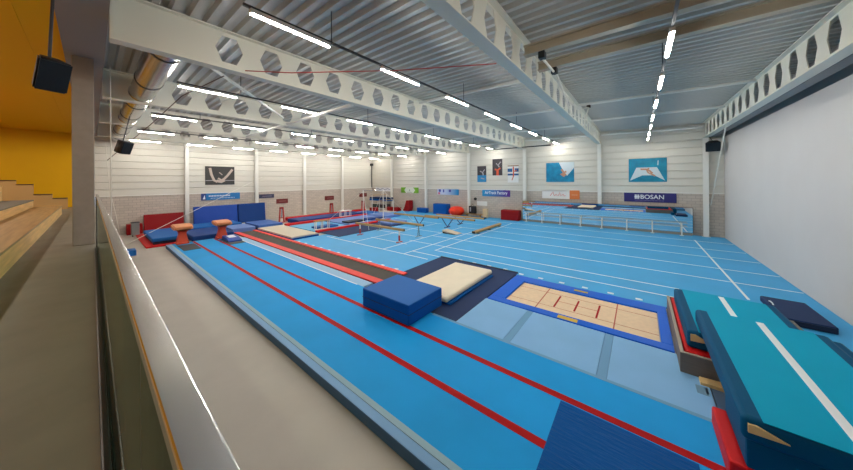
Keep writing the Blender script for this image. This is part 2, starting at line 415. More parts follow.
# ------------------------------------------------------------------ strip lights
def strip(x, y, label, grp, z=7.1, length=1.62):
    t = thing('strip_light', label, 'strip light', (x, y, z), grp)
    MB().box(x-.045, x+.045, y, y+length, z+.03, z+.11).build('housing', housing, t)
    MB().rbox(x-.024, x+.024, y+.01, y+length-.01, z, z+.03, .012).build('diffuser', glow, t)
    return t
rows = [(.51, 'right-hand row of strip lights above the trampoline', 4.05, 6.75, 2.8), (-5.58, 'centre row of strip lights, right of the large beam', 1.83, 7.08, 3.2),
        (-11.65, 'row of strip lights just left of the large front beam', 1.75, 7.1, 3.2), (-17.7, 'third row of strip lights from the left end wall', 1.75, 7.1, 3.2),
        (-23.8, 'second row of strip lights from the left end wall', 1.75, 7.1, 3.2), (-29.3, 'row of strip lights nearest the left end wall', 1.75, 7.1, 3.2)]
proto = None
for x, nm, y, z, step in rows:
    tk = MB().box(x-.025, x+.025, 1.72, YF-.1, z+.11, z+.16)
    yy = 3.5
    while yy < 26: tk.path([(x, yy, z+.16), (x, yy, ZC+roofz(x)-.01)], .012, 6); yy += 6
    one(tk, 'light_track', darkgrey, f'thin dark track carrying the {nm}', 'light track', 'light tracks')
    while y+1.6 < YF-.2:
        lab = f'white linear lamp in the {nm}'
        if proto is None: proto = strip(x, y, lab, nm, z, 1.35)
        elif x == .51: copy_tree(proto, (x, y, z), lab)
        elif x == -5.58 and y < 2: proto = strip(x, y, lab, nm, z)
        else:
            c = copy_tree(proto, (x, y, z), lab); c['group'] = nm
        y += step
# ------------------------------------------------------------------ ventilation duct, speakers
dt = thing('ventilation_duct', 'shiny round galvanised air duct running under the roof above the left railing', 'air duct', (-16, DUCT_Y, 7.06))
r = DUCT_R; zc = DUCT_Z
MB().path([(-31.2, DUCT_Y, zc), (-8.75, DUCT_Y, zc)], r, 28).build('pipe', galv, dt)
for x in (-28.8, -25.8, -22.6, -19.4, -16.4, -12.6, -9.4):
    MB().path([(x-.03, DUCT_Y, zc), (x+.03, DUCT_Y, zc)], r+.015, 28).build('joint_ring', darkgrey, dt)
for x in (-29.5, -23.6, -17.6, -11.6):
    MB().path([(x, DUCT_Y, zc+r), (x, DUCT_Y, ZC-.01)], .02, 6).build('hanger', galv, dt)
def speaker(loc, w, h, d, rz, tilt, label, hang):
    t = thing('loudspeaker', label, 'loudspeaker', loc); x, y, z = loc
    a = MB(); q = h/2
    b = bmesh.new(); bmesh.ops.create_cube(b, size=1)
    rm = Matrix.Rotation(rz, 4, 'Z') @ Matrix.Rotation(tilt, 4, 'Y')
    for v in b.verts:
        k = 1 if v.co.x > 0 else .6
        v.co = Vector((v.co.x*d, v.co.y*w*k, v.co.z*h))
    bmesh.ops.bevel(b, geom=list(b.edges), offset=.02, segments=2, affect='EDGES')
    for v in b.verts: v.co = rm @ v.co + Vector(loc)
    a.bm(b); a.build('cabinet', black_m, t)
    g = MB(); pts = [(d/2+.006, sy*w*.45, sz*h*.46) for sy, sz in ((-1,-1),(1,-1),(1,1),(-1,1))]; pts2 = [(d/2-.01, p[1], p[2]) for p in pts]
    g.add([rm @ Vector(p) + Vector(loc) for p in pts+pts2], [(0,1,2,3),(7,6,5,4),(0,4,5,1),(1,5,6,2),(2,6,7,3),(3,7,4,0)]); g.build('grille', mat('grille', (34, 36, 38), .4, .5), t)
    MB().path([Vector(loc)+Vector((0,0,h*.45)), hang], .02, 8).build('bracket', darkgrey, t)
    return t
speaker((-7.75, -.44, 5.84), 0.36, .52, .32, math.radians(20), math.radians(25), 'black loudspeaker hanging in front of the yellow ceiling beside the concrete pillar', (-7.9, -.40, 7.44))
speaker((-18.2, .88, 5.6), .45, .55, .4, math.radians(40), math.radians(20), 'small dark loudspeaker hanging below the duct at the left', (-18.2, 1.1, 7.055))
speaker((3.8, 25.3, 6.1), .7, .62, .45, math.radians(-100), math.radians(22), 'black loudspeaker hung from the roof beam in the far right corner', (3.62, 25.3, 6.73))

# ------------------------------------------------------------------ gallery: bleachers, railing
TI = [(-1.03, -1.88, 2.3, 2.77, 'lowest wooden bleacher step beside the gallery floor', wood_d), (-1.9, -2.75, 2.3, 3.14, 'second bleacher step with a grey top', tread_g),
      (-2.77, -3.6, 2.3, 3.86, 'third wooden bleacher step', wood_x), (-3.62, -4.45, 2.3, 4.3, 'fourth wooden bleacher step', wood_d),
      (-4.47, -6.0, 2.3, 4.75, 'top wooden bleacher step', wood_d)]
for ya, yb, z0, z1, lab, tp in TI:
    t = thing('bleacher_step', lab, 'bleacher step', (-12, (ya+yb)/2, z0), 'wooden bleacher steps')
    MB().box(-24.5, 3.9, ya-.05, ya, z0, z1-.05).build('riser', wood_x, t)
    MB().box(-24.5, 3.9, yb, ya+.015, z1-.05, z1).build('tread', tp, t)
    MB().box(-24.5, -24.44, yb, ya-.05, z0, z1-.05).build('end_board', wood_d, t)
    for x in (-18, -11, -4): MB().box(x-.05, x+.05, yb, ya-.05, z0, z1-.05).build('bearer', wood_d, t)
# stepped wooden parapet at the far end
pp = thing('stepped_parapet', 'stepped wooden parapet with dark capping in front of the yellow end wall', 'parapet', (-29.2, -3, 2.3))
for k, (a, b, zt) in enumerate(((-1.58, -1.0, 3.04), (-2.26, -1.58, 3.32), (-2.85, -2.26, 3.95), (-3.5, -2.85, 4.2), (-5.5, -3.5, 4.6))):
    MB().box(-29.3, -29.15, a, b, 2.3, zt-.05).build('board', mat('parapet_wood', (196, 152, 92), .55), pp)
    MB().box(-29.34, -29.11, a, b, zt-.05, zt).build('capping', mat('dark_capping', (82, 56, 24), .5), pp)
# railing
rl = thing('glass_railing', 'gallery railing with a wide brushed steel handrail over glass panes', 'railing', (-5, .075, 2.3))
MB().rbox(-10.95, 3.9, .055, .096, 3.675, 3.70, .003).build('handrail', rail_m, rl)
edges = [-10.9, -10.0, -8.2, -6.4, -4.55, -2.7, -.92, .9, 2.7, 3.9]
for a, c in zip(edges[:-1], edges[1:]):
    MB().box(a+.004, c-.004, .069, .081, 2.33, 3.674).build('glass_pane', glass, rl)
for a in edges[1:-1]:
    MB().box(a-.003, a+.003, .069, .081, 2.33, 3.674).build('pane_joint', darkrub, rl)
MB().box(-10.95, -10.91, .06, .09, 2.3, 3.674).build('end_post', darkgrey, rl)
MB().rbox(-10.95, 3.9, .025, .066, 2.3, 2.345, .012).box(-10.95, 3.9, .066, .09, 2.3, 2.33).build('base_shoe', darkrub, rl)

# ------------------------------------------------------------------ sports floor with its lines
FZ = .04
sf = thing('sports_floor', 'large blue sports carpet with white lines covering the back and right of the hall', 'sports floor', (-8, 16, 0))
MB().box(-19.2, XR-.01, 11.28, YF-.01, .0, FZ).box(-18.2, -8.02, 8.31, 11.28, 0, FZ).box(-24.2, -19.2, 19.0, YF-.01, 0, FZ).box(-4.01, XR-.01, 10.99, 11.28, 0, FZ).box(3.05, XR-.01, 6.2, 11.0, 0, FZ).build('carpet', sport, sf)
def line(x0, x1, y0, y1): MB().box(x0, x1, y0, y1, FZ, FZ+.003).build('white_line', white_l, sf)
lw = .035
for y, a, c in ((12.08, -9.05, 1.0), (13.1, -11.9, 1.1), (15.17, -11.6, XR-.05), (17.12, -11.0, XR-.05), (19.32, -12, XR-.05), (21.4, -14, XR-.05), (23.8, -16, XR-.05),
                (10.48, -17.5, -8.3), (11.2, -9.9, -8.1), (12.2, -14.7, -11.3), (14.3, -17, -11.6), (16.4, -17, -11.6), (19.8, -20, -14)):
    line(a, c, y-lw, y+lw)
for x, a, c in ((2.77, 13.3, 24.1), (-9.02, 12.05, 23.8), (-9.95, 10.5, 22.0), (-11.6, 10.5, 19.3), (-14.5, 10.5, 19.8), (-17, 10.5, 19.0)):
    line(x-lw, x+lw, a, c)
# anchor tabs
tabs = [(-6.95+.77*k, 11.38 if k < 4 else 11.19) for k in range(10)]
pt = None
for x, y in tabs:
    if pt is None: pt = one(MB().rbox(x-.09, x+.09, y-.06, y+.06, FZ, FZ+.012, .004), 'floor_tab', white_l, 'small white square tab in the row along the trampoline far edge', 'floor tab', 'white tabs behind the trampoline')
    else:
        c = copy_tree(pt, (x, y, FZ))
px_ = None
for k in range(11):
    x = -17.5+.9*k
    if px_ is None: px_ = one(MB().rbox(x-.09, x+.09, 8.42, 8.54, FZ, FZ+.012, .004), 'floor_tab', white_l, 'small white square tab in the row along the black track far edge', 'floor tab', 'white tabs beside the black track')
    else: copy_tree(px_, (x, 8.48, FZ))

# ------------------------------------------------------------------ tumbling floor
tf = thing('tumbling_floor', 'long raised blue tumbling floor with two red lines in the foreground', 'tumbling floor', (-10, 4.4, 0))
xa, xb = -22.4, XR-.02
MB().box(xa, xb, 2.82, 6.06, 0, .17).build('foam_base', edge_d, tf)
MB().box(xa, xb, 3.02, 6.06, .17, .2).build('carpet', tumb, tf)
MB().rbox(xa, xb, 2.76, 2.92, .0, .2, .02, mi=0, top=1).build('edge_strip', [edge_d, edge_b], tf)
MB().box(xa, xb, 2.92, 3.02, .17, .2).build('hook_strip', velcro, tf)
for y in (4.02, 5.1): MB().box(xa+.1, xb, y-.07, y+.07, .2, .204).build('red_line', red_l, tf)
MB().box(xa, -8.1, 6.03, 6.08, .17, .203).build('white_edge', white_l, tf)
MB().box(-4.6, xb, 6.0, 6.08, .17, .203).build('grey_edge', jointb, tf)
one(MB().rbox(-21.45, -19.6, 3.14, 3.9, .2, .225, .008), 'landing_mat', darkgrey, 'dark grey rubber mat on the tumbling floor in front of the left vaulting table', 'mat')
one(MB().rbox(-21.4, -19.3, 5.18, 6.0, .2, .225, .008), 'landing_mat', darkgrey, 'dark grey rubber mat under the blue springboard on the tumbling floor', 'mat')
one(MB().rbox(-1.07, .6, 3.6, 5.0, .2, .212, .004), 'cover_sheet', royal_d, 'crinkled dark blue sheet lying on the tumbling floor at the front edge', 'cover sheet')
# light blue strip between the tumbling floor and the track
one(MB().box(-21.9, -8.05, 6.12, 6.74, 0, .06), 'floor_panel', mat('pale_panel', (150, 190, 222), .55), 'long pale blue strip between the tumbling floor and the black track', 'floor panel')
# ------------------------------------------------------------------ tumble track
tt = thing('tumble_track', 'long black tumble trampoline track with red side pads', 'tumble track', (-15.9, 7.5, 0))
MB().box(-24.3, -7.66, 6.78, 8.28, 0, .06).build('frame', darkgrey, tt)
MB().box(-24.2, -7.68, 7.12, 8.06, .06, .075).build('bed', bed_k, tt)
MB().rbox(-24.3, -7.66, 6.76, 7.12, .06, .11, .015).build('side_pad', red_soft, tt)
MB().rbox(-24.3, -7.66, 8.04, 8.29, .06, .115, .015).build('side_pad', red_soft, tt)
# ------------------------------------------------------------------ pit cover, cream mat, foam block
pc = thing('pit_cover', 'dark navy pit cover between the black track and the trampoline', 'pit cover', (-6, 8.7, 0))
MB().box(-8.0, -7.64, 8.31, 11.27, 0, .05).box(-7.64, -4.03, 6.1, 11.27, 0, .05).build('cover', navy, pc)
MB().box(-8.0, -4.03, 11.18, 11.27, 0.05, .08).build('far_edge', navy_d, pc)
cm = thing('landing_mat', 'cream landing mat lying on the navy pit cover', 'mat', (-5.65, 8.6, .05))
MB().rbox(-6.55, -4.75, 6.95, 10.3, .11, .29, .075, 4).build('mat_body', cream_m, cm)
MB().rbox(-6.5, -4.66, 7.0, 10.2, .05, .11, .02).build('underside', royal_d, cm)
fb = thing('foam_block', 'thick blue foam block on the tumbling floor in front of the cream mat', 'foam block', (-5.65, 5.85, .2))
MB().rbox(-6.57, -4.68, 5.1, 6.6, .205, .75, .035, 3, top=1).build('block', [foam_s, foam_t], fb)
MB().path([(-6.57, 5.095, .5), (-4.675, 5.095, .5), (-4.675, 6.6, .5)], .008, 6).build('seam', navy_d, fb)
# ------------------------------------------------------------------ trampoline
tr = thing('trampoline', 'large sunken trampoline with blue edge pads and tan bed', 'trampoline', (-1.65, 9.55, 0))
X0, X1, Y0, Y1 = -3.98, .62, 8.22, 10.96; bx0, bx1, by0, by1 = -3.5, .4, 8.53, 10.42
MB().box(bx0+.02, bx1-.02, by0+.02, by1-.02, .0, .022).build('bed', tramp_b, tr)
MB().rbox(X0, X1, Y0, by0, 0, .07, .02).build('edge_pad', royal, tr)
MB().rbox(X0, X1, by1, Y1+.02, 0, .06, .02).build('edge_pad', royal, tr)
MB().rbox(X0, bx0, by0, by1, 0, .068, .02).build('end_pad', royal, tr)
MB().rbox(bx1, X1, by0, by1, 0, .068, .02).build('end_pad', royal, tr)
def tl(x0, x1, y0, y1, m=red_l): MB().box(x0, x1, y0, y1, .022, .025).build('bed_line', m, tr)
thin = mat('bed_thin_line', (190, 90, 70), .7)
for x in (-2.55, -.55): tl(x-.015, x+.015, by0+.03, by1-.03, thin)
for y in (8.95, 10.0): tl(bx0+.03, bx1-.03, y-.008, y+.008, thin)
for x, a in ((-2.1, .5), (-1.55, .45), (-.98, .5)): tl(x-.025, x+.025, 9.48-a, 9.48+a*.9)
tl(-2.1, -.98, 9.47, 9.49, thin)
MB().box(-1.85, -1.35, 8.25, 8.43, .07, .076).build('label', yellow_lbl, tr)
MB().box(-1.82, -1.4, 10.6, 10.72, .07, .076).build('label', yellow_lbl, tr)
# light blue floor panels in front of the trampoline
for a, c, lab in ((-4.02, -2.66, 'pale blue floor panel in front of the left end of the trampoline'), (-2.48, -.70, 'pale blue floor panel in front of the middle of the trampoline'),
                  (-.52, 1.02, 'pale blue floor panel in front of the right end of the trampoline')):
    one(MB().rbox(a, c, 6.2, 8.2, 0, .05, .006), 'floor_panel', panelb, lab, 'floor panel')
for x, lab in ((-2.57, 'narrow grey-blue joint strip left of the middle pale blue floor panel'), (-.61, 'narrow grey-blue joint strip right of the middle pale blue floor panel')):
    one(MB().box(x-.085, x+.085, 6.2, 8.2, 0, .046), 'joint_strip', jointb, lab, 'joint strip')
one(MB().box(-4.02, 1.02, 6.07, 6.19, 0, .046), 'joint_strip', jointb, 'long grey-blue strip between the tumbling floor and the pale blue panels', 'joint strip')
one(MB().rbox(1.04, 1.3, 6.1, 7.45, 0, .05, .006), 'floor_panel', mat('grey_blue_panel', (96, 122, 150), .6), 'narrow grey-blue floor strip beside the front landing mat', 'floor panel')  # darker, greyer blue than the neighbouring pale panels
one(MB().prism([(.9, .05), (1.25, .05), (1.25, .12), (.9, .1)], 7.25, 7.45, 'xz'), 'foam_wedge', foam_c, 'small yellow foam strip on the floor at the foot of the grey plywood box', 'foam strip')
one(MB().rbox(.95, 1.0, 7.0, 7.2, .05, .056, .002).rbox(.82, .98, 6.95, 7.2, .05, .056, .002), 'floor_plate', mat('grey_plate', (112, 150, 176), .5), 'small square grey plate on the pale blue panel', 'floor plate')

# ------------------------------------------------------------------ vault landing mats on the right
bxm = thing('plywood_box', 'low grey plywood box under the rear teal landing mat', 'box', (1.8, 9.2, 0))
MB().box(.64, 2.98, 7.5, 7.56, .0, .44).box(.64, .7, 7.56, 10.85, 0, .44).box(2.92, 2.98, 7.56, 10.85, 0, .44).box(.7, 2.92, 10.79, 10.85, 0, .44).build('side_board', ply, bxm)
MB().box(.64, 2.98, 7.5, 7.56, .44, .455).box(.64, .7, 7.56, 10.85, .44, .455).build('top_edge', ply_e, bxm)
one(MB().rbox(.72, 2.9, 7.58, 10.77, .0, .47, .04), 'red_mat', red_mat, 'red mat filling the grey plywood box beneath the rear teal landing mat', 'mat')
def teal_mat(x0, x1, y0, y1, z0, z1, label, lx, ly0, ly1):
    t = thing('landing_mat', label, 'mat', ((x0+x1)/2, (y0+y1)/2, z0))
    bw = .17
    MB().rbox(x0, x1, y0+.03, y1, z0, z1, .06, 3).build('cover', petrol, t)
    MB().box(x0+bw, x1-bw, y0+.03, y1-.02, z1-.002, z1+.004).build('top_panel', teal, t)
    MB().box(lx-.05, lx+.05, ly0, ly1, z1+.004, z1+.008).build('white_line', white_l, t)
    zc_ = (z0+z1)/2
    MB().prism([(x0+.05, zc_-.02), (x0+.36, zc_+.0), (x0+.12, z1-.06), (x0+.05, z1-.07)], y0+.005, y0+.04, 'xz').build('foam_end', foam_c, t)
    return t
teal_mat(.77, 2.62, 7.72, 10.5, .472, .84, 'rear teal landing mat with a short white dash on the plywood box', 1.68, 9.1, 10.4)
teal_mat(.95, 2.66, 4.85, 8.28, .85, 1.14, 'front teal landing mat with a long white line and dark petrol sides', 1.84, 4.9, 8.2)
one(MB().rbox(.86, 2.6, 4.95, 6.0, .206, .475, .03), 'red_mat', red_mat, 'red mat under the near end of the front teal landing mat', 'mat')
one(MB().rbox(1.0, 2.6, 4.95, 5.98, .477, .848, .03), 'foam_block', petrol, 'petrol foam block on the red mat supporting the front teal landing mat', 'foam block')
nm = thing('folding_mat', 'small navy mat lying on the blue floor against the right wall', 'mat', (3.5, 12.4, FZ))
MB().rbox(3.02, 3.9, 11.65, 13.4, FZ, .22, .03).build('mat_body', navy, nm)
MB().box(3.06, 3.86, 11.63, 11.66, .07, .19).build('front_face', navy_d, nm)
MB().path([(3.1, 12.6, .22), (3.1, 12.7, .25), (3.1, 12.85, .25), (3.1, 12.95, .22)], .015, 6).build('handle', white_l, nm)
one(MB().rbox(2.72, 2.98, 10.9, 12.3, FZ, .3, .04), 'side_pad', petrol, 'dark petrol pad between the rear teal mat and the small navy mat', 'pad')
one(MB().rbox(2.99, 3.35, 6.6, 9.9, FZ, .5, .05), 'side_pad', petrol, 'long dark petrol pad along the right side of the front teal mat', 'pad')

# ------------------------------------------------------------------ vaulting tables and springboard
def vault(x, y, label):
    t = thing('vaulting_table', label, 'vaulting table', (x, y, .2), 'vaulting tables')
    MB().rbox(x-.3, x+.3, y-.3, y+.3, .2, .32, .04).build('base', orange_v, t)
    b = MB(); prof = [(.34, .3), (.30, .45), (.24, .7), (.22, .85), (.26, .95), (.34, 1.0)]
    b.lathe([(r_, z-.0) for r_, z in prof], (x, y, .0), 4, sx=1.1, sy=1.0)
    # square column turned to face along the runway
    c = Vector((x, y, 0)); rot = Matrix.Rotation(math.radians(45), 4, 'Z'); b.v = [rot @ (v-c) + c for v in b.v]
    b.build('column', orange_v, t)
    top = MB(); bm = bmesh.new(); bmesh.ops.create_cube(bm, size=1); bmesh.ops.subdivide_edges(bm, edges=list(bm.edges), cuts=5, use_grid_fill=True)
    for v in bm.verts:
        u, w, z = v.co.x, v.co.y, v.co.z
        drop = -.22*max(0, u+.1)**1.6
        wid = .95*(1-.18*abs(u)) if z > -.4 else .7
        v.co = Vector((x+u*1.2, y+w*wid, 1.26 + z*.28*(1-.25*abs(u)) + drop + (.06 if z < -.4 and abs(u) > .35 else 0)))
    bmesh.ops.bevel(bm, geom=[e for e in bm.edges if len(e.link_faces) == 2 and e.calc_face_angle() > 1.0], offset=.06, segments=3, affect='EDGES')
    top.bm(bm); top.build('top', peach_v, t)
    return t
vault(-22.08, 3.46, 'orange vaulting table with peach top, left one beside the dark rubber mat')
vault(-22.08, 5.47, 'orange vaulting table with peach top, right one behind the blue springboard')
sb = thing('springboard', 'blue springboard with a white label in front of the right vaulting table', 'springboard', (-21.0, 5.75, .225))
MB().prism([(-21.35, .225), (-19.95, .225), (-19.95, .29), (-20.5, .42), (-21.35, .47)], 5.3, 6.0, 'xz').build('board', crash, sb)
MB().prism([(-21.15, .46), (-20.45, .42), (-20.45, .43), (-21.15, .47)], 5.45, 5.85, 'xz').build('label', white_l, sb)
MB().rbox(-21.37, -19.95, 5.27, 6.0, .225, .27, .015).build('base_frame', navy_d, sb)

# ------------------------------------------------------------------ mats at the left wall
def lean(name, x, y0, y1, h, th, m, label, cat='mat', ang=8):
    c = MB().rbox(x-th/2, x+th/2, y0, y1, .0, h, .04, 3, tilt=('Y', math.radians(-ang)))
    zmin = min(v.z for v in c.v); 
    for v in c.v: v.z += -zmin + .002
    return one(c, name, m, label, cat)
lean('gym_mat', -30.85, 2.55, 4.95, 1.4, .14, maroon, 'dark red mat leaning upright on the left brick wall', ang=6)
lean('crash_mat', -30.35, 5.5, 8.72, 1.8, .4, crash, 'tall shiny blue crash mat leaning on the left wall under the blue banner', ang=6)
lean('crash_mat', -30.3, 8.78, 11.15, 1.82, .35, crash_n, 'darker navy crash mat leaning on the wall right of the shiny one', ang=6)
one(MB().rbox(-29.4, -23.2, 2.0, 3.7, 0, .1, .03), 'floor_mat', red_mat, 'flat red mat on the concrete floor beneath the thick blue mat', 'mat')
bmt = thing('landing_mat', 'thick blue mat lying on the red mat left of the left vaulting table', 'mat', (-25.8, 3.2, .1))
MB().rbox(-28.2, -23.7, 2.35, 3.85, .1, .26, .03).build('lower_half', navy_d, bmt); MB().rbox(-28.2, -23.6, 2.3, 3.9, .26, .5, .06, 3).build('upper_half', foam_t, bmt)
one(MB().rbox(-27.0, -23.2, 4.15, 6.5, 0, .36, .08, 3), 'crash_mat', crash_n, 'low crumpled blue crash mat on the floor behind the vaulting tables', 'mat')
one(MB().rbox(-29.7, -27.2, 4.0, 8.2, 0, .42, .06, 3), 'crash_mat', foam_t, 'flat blue mat at the foot of the tall leaning crash mats', 'mat')
one(MB().rbox(-26.8, -24.4, 6.7, 8.3, 0, .36, .05, 3), 'landing_mat', lavender, 'blue mat at the left end of the black tumble track', 'mat')
m2 = thing('landing_mat', 'blue mat behind the beige mat left of the red equipment stands', 'mat', (-25.5, 9.4, 0))
MB().rbox(-27.3, -24.3, 8.5, 10.3, .0, .2, .03).build('lower_half', navy_d, m2); MB().rbox(-27.35, -24.25, 8.45, 10.35, .2, .42, .04).build('upper_half', mat('mid_blue', (52, 98, 176), .5), m2)
bg = thing('landing_mat', 'wide beige mat with a blue edge behind the black track', 'mat', (-21.2, 9.3, 0))
MB().rbox(-24.2, -18.25, 8.32, 10.3, 0, .14, .02).build('base', foam_s, bg); MB().rbox(-24.15, -18.3, 8.34, 10.25, .14, .25, .03).build('top', mat('beige_top', (214, 202, 180), .6), bg)
gb = thing('storage_bin', 'small grey wheeled bin near the brick wall behind the railing', 'bin', (-29.3, 2.0, 0))
MB().rbox(-29.5, -29.1, 1.78, 2.2, .1, 1.0, .04).build('body', grey_box, gb); MB().rbox(-29.52, -29.08, 1.76, 2.22, 1.0, 1.06, .02).build('lid', darkgrey, gb)
for y in (1.85, 2.13): MB().path([(-29.42, y-.02, .06), (-29.42, y+.02, .06)], .058, 14).build('wheel', black_m, gb)
MB().path([(-29.12, 1.85, .0), (-29.12, 1.85, .1)], .03).path([(-29.12, 2.13, .0), (-29.12, 2.13, .1)], .03).build('foot', black_m, gb)
one(MB().rbox(-30.9, -30.2, 1.6, 2.45, 0, .8, .04), 'foam_block', maroon, 'dark red block behind the grey bin at the brick wall', 'foam block')
one(MB().rbox(-22.3, -21.5, 1.1, 1.5, 0, .3, .03), 'foam_block', foam_t, 'small blue pad on the concrete floor right beside the railing', 'foam block')

# ------------------------------------------------------------------ bar area in the far left
one(MB().rbox(-19.6, -19.25, 10.75, 18.6, 0, .2, .04, 3), 'edge_pad', red_mat, 'long red edge pad along the dark pit below the white trestles', 'edge pad')
one(MB().box(-19.2, -16.6, 10.9, 18.4, FZ, .07), 'pit_cover', navy, 'dark navy pit mat beside the long red edge pad', 'pit cover')
one(MB().rbox(-18.6, -16.9, 16.2, 18.3, .07, .3, .05), 'landing_mat', lavender, 'lavender-blue mat on the far end of the dark pit mat', 'mat')
one(MB().rbox(-23.9, -19.8, 10.75, 14.0, 0, .12, .03), 'landing_mat', sky_m, 'light blue mat under the front white trestle', 'mat')
one(MB().rbox(-23.9, -19.8, 14.05, 19.0, 0, .2, .03), 'landing_mat', lavender, 'lavender-blue mat row behind the light blue mat', 'mat')
for k, y in enumerate((11.3, 14.2, 16.6)):
    one(MB().rbox(-21.2, -20.2, y, y+1.9, .2 if y > 14 else .12, .34 if y > 14 else .26, .03), 'mat_pad', [blue_blk, navy_d, crash_n][k], ['blue pad beside the front white trestle', 'dark navy pad at the middle of the mat row', 'navy pad at the far end of the mat row'][k], 'pad')
one(MB().rbox(-24.6, -24.1, 10.6, 19.6, 0, .26, .05, 3), 'edge_pad', red_mat, 'red edge pad between the light blue mats and the navy mats', 'edge pad')
one(MB().rbox(-26.9, -24.65, 11.9, 19.6, 0, .36, .06, 3), 'landing_mat', crash_n, 'row of navy mats at the foot of the red equipment stands', 'mat')
one(MB().rbox(-28.1, -27.5, 12.2, 22.0, 0, .36, .06, 3), 'edge_pad', red_mat, 'rear red pad row below the maroon boards', 'edge pad')
one(MB().rbox(-26.7, -24.3, 19.7, 21.5, 0, .3, .06, 3), 'landing_mat', foam_t, 'blue mat in the back corner left of the mat trolley', 'mat')
one(MB().rbox(-23.8, -20.8, 19.2, 21.5, FZ, .3, .05), 'landing_mat', lavender, 'flat lavender mat on the blue floor near the back corner', 'mat')
def trestle(x, y0, y1, zb, h, label, topm):
    t = thing('low_bars', label, 'trestle', (x, (y0+y1)/2, zb))
    MB().rbox(x-.2, x+.2, y0-.05, y1+.05, zb+h-.07, zb+h, .03).build('top', topm, t)
    for yy in (y0+.04, (y0+y1)/2, y1-.04):
        MB().path([(x+.12, yy, zb), (x+.1, yy, zb+h-.06)], .035).build('leg', steel_w, t); MB().path([(x-.12, yy, zb), (x-.1, yy, zb+h-.06)], .035).build('leg', steel_w, t)
    MB().box(x-.16, x-.08, y0, y1, zb, zb+.04).box(x+.08, x+.16, y0, y1, zb, zb+.04).build('foot_rail', steel_w, t)
trestle(-19.98, 10.95, 12.15, .125, .72, 'low white trestle with a wooden top nearer the beige mat', beam_t)
trestle(-24.35, 16.1, 17.4, .26, .62, 'white trestle with a white top in front of the wall column', steel_w)
def stand(x, y, zb, label):
    t = thing('bar_stand', label, 'equipment stand', (x, y, zb), 'red equipment stands')
    for s in (-1, 1):
        MB().bar((x, y+s*.22, zb), (x, y+s*.13, zb+1.35), .13, .1).build('upright', red_eq, t)
    MB().rbox(x-.1, x+.1, y-.17, y+.17, zb+1.33, zb+1.5, .03).build('head', maroon, t)
    MB().bar((x, y-.24, zb+.45), (x, y+.24, zb+.45), .07, .07).build('cross_bar', red_eq, t)
    MB().bar((x, y, zb+.45), (x, y, zb+1.35), .05, .05).build('post', chrome, t)
    MB().rbox(x-.22, x+.22, y-.42, y+.42, zb, zb+.06, .02).build('foot_plate', red_eq, t)
stand(-27.2, 11.5, 0, 'red steel equipment stand below the first maroon board')
stand(-27.2, 16.9, 0, 'red steel equipment stand below the second maroon board')
stand(-27.2, 21.3, 0, 'red steel equipment stand below the third maroon board')
for y0, y1, z0, z1, l in ((12.66, 13.9, 1.55, 2.05, 'maroon board on the left wall, nearest the blue crash mats'), (18.47, 19.75, 1.55, 2.08, 'maroon board on the left wall, middle of three'), (23.83, 25.15, 1.69, 2.2, 'maroon board on the left wall nearest the far corner')):
    t = thing('wall_board', l, 'sign', (XL+.03, (y0+y1)/2, z0), 'maroon wall boards')
    MB().rbox(XL+.002, XL+.06, y0, y1, z0, z1, .01).build('board', mat('maroon_board', (110, 30, 30), .5), t)
    MB().box(XL+.06, XL+.064, y0+.25, y1-.2, (z0+z1)/2-.03, (z0+z1)/2+.03).build('marking', mat('faint_mark', (160, 110, 100), .6), t)
# high bar
hb = thing('high_bar', 'tall white high bar frame with guy cables over the navy mats', 'high bar', (-19.6, 16.5, 0))
for y in (15.3, 17.7):
    MB().path([(-19.5, y, .3), (-19.5, y, 3.15)], .035).build('upright', steel_w, hb)
    MB().rbox(-19.62, -19.38, y-.1, y+.1, .3, .34, .01).build('foot', steel_w, hb)
MB().path([(-19.5, 15.3, 3.1), (-19.5, 17.7, 3.1)], .018).build('bar', chrome, hb)
for y, s in ((15.3, -1), (17.7, 1)):
    for dx in (2.6, -3.2): MB().path([(-19.5, y, 3.05), (-19.5+dx, y+s*1.5, .35 if dx < 0 else .08)], .014, 6).build('guy_cable', steel_w, hb)
# uneven bars + mat trolley
ub = thing('uneven_bars', 'uneven bars with wooden rails near the back left corner', 'uneven bars', (-25.6, 22.9, 0))
for x, z in ((-25.9, 2.2), (-24.6, 1.6)):
    for y in (21.7, 24.1): MB().path([(x, y, .02), (x, y, z)], .035).build('upright', steel_w, ub)
    MB().path([(x, 21.7, z), (x, 24.1, z)], .03).build('rail', beam_t, ub)
for y in (21.7, 24.1): MB().bar((-26.4, y, .03), (-24.1, y, .03), .08, .06).build('base', steel_w, ub)
mt_ = thing('mat_trolley', 'white framed trolley stacked with navy mats under the white banner', 'mat trolley', (-27.85, 25.0, 0))
for x in (-29.4, -26.4):
    for y in (24.4, 25.6): MB().path([(x, y, .02), (x, y, 1.25)], .035).build('post', steel_w, mt_)
MB().bar((-29.4, 24.4, .22), (-26.4, 24.4, .22), .07, .07).bar((-29.4, 25.6, .22), (-26.4, 25.6, .22), .07, .07).bar((-29.4, 24.4, .85), (-26.4, 24.4, .85), .06, .06).bar((-29.4, 25.6, .85), (-26.4, 25.6, .85), .06, .06).build('frame', steel_w, mt_)
MB().box(-29.4, -26.4, 24.4, 25.6, .25, .28).build('deck', steel_w, mt_)
MB().box(-29.4, -26.4, 24.4, 25.6, 1.22, 1.26).build('shelf', steel_w, mt_)
for k, z in enumerate((1.26, 1.5)):
    one(MB().rbox(-29.6, -26.15, 24.3+k*.04, 25.6, z, z+.22, .04), 'folding_mat', [royal_d, navy][k], ['royal blue mat on the mat trolley, lower of two', 'navy mat on the mat trolley, upper of two'][k], 'mat')
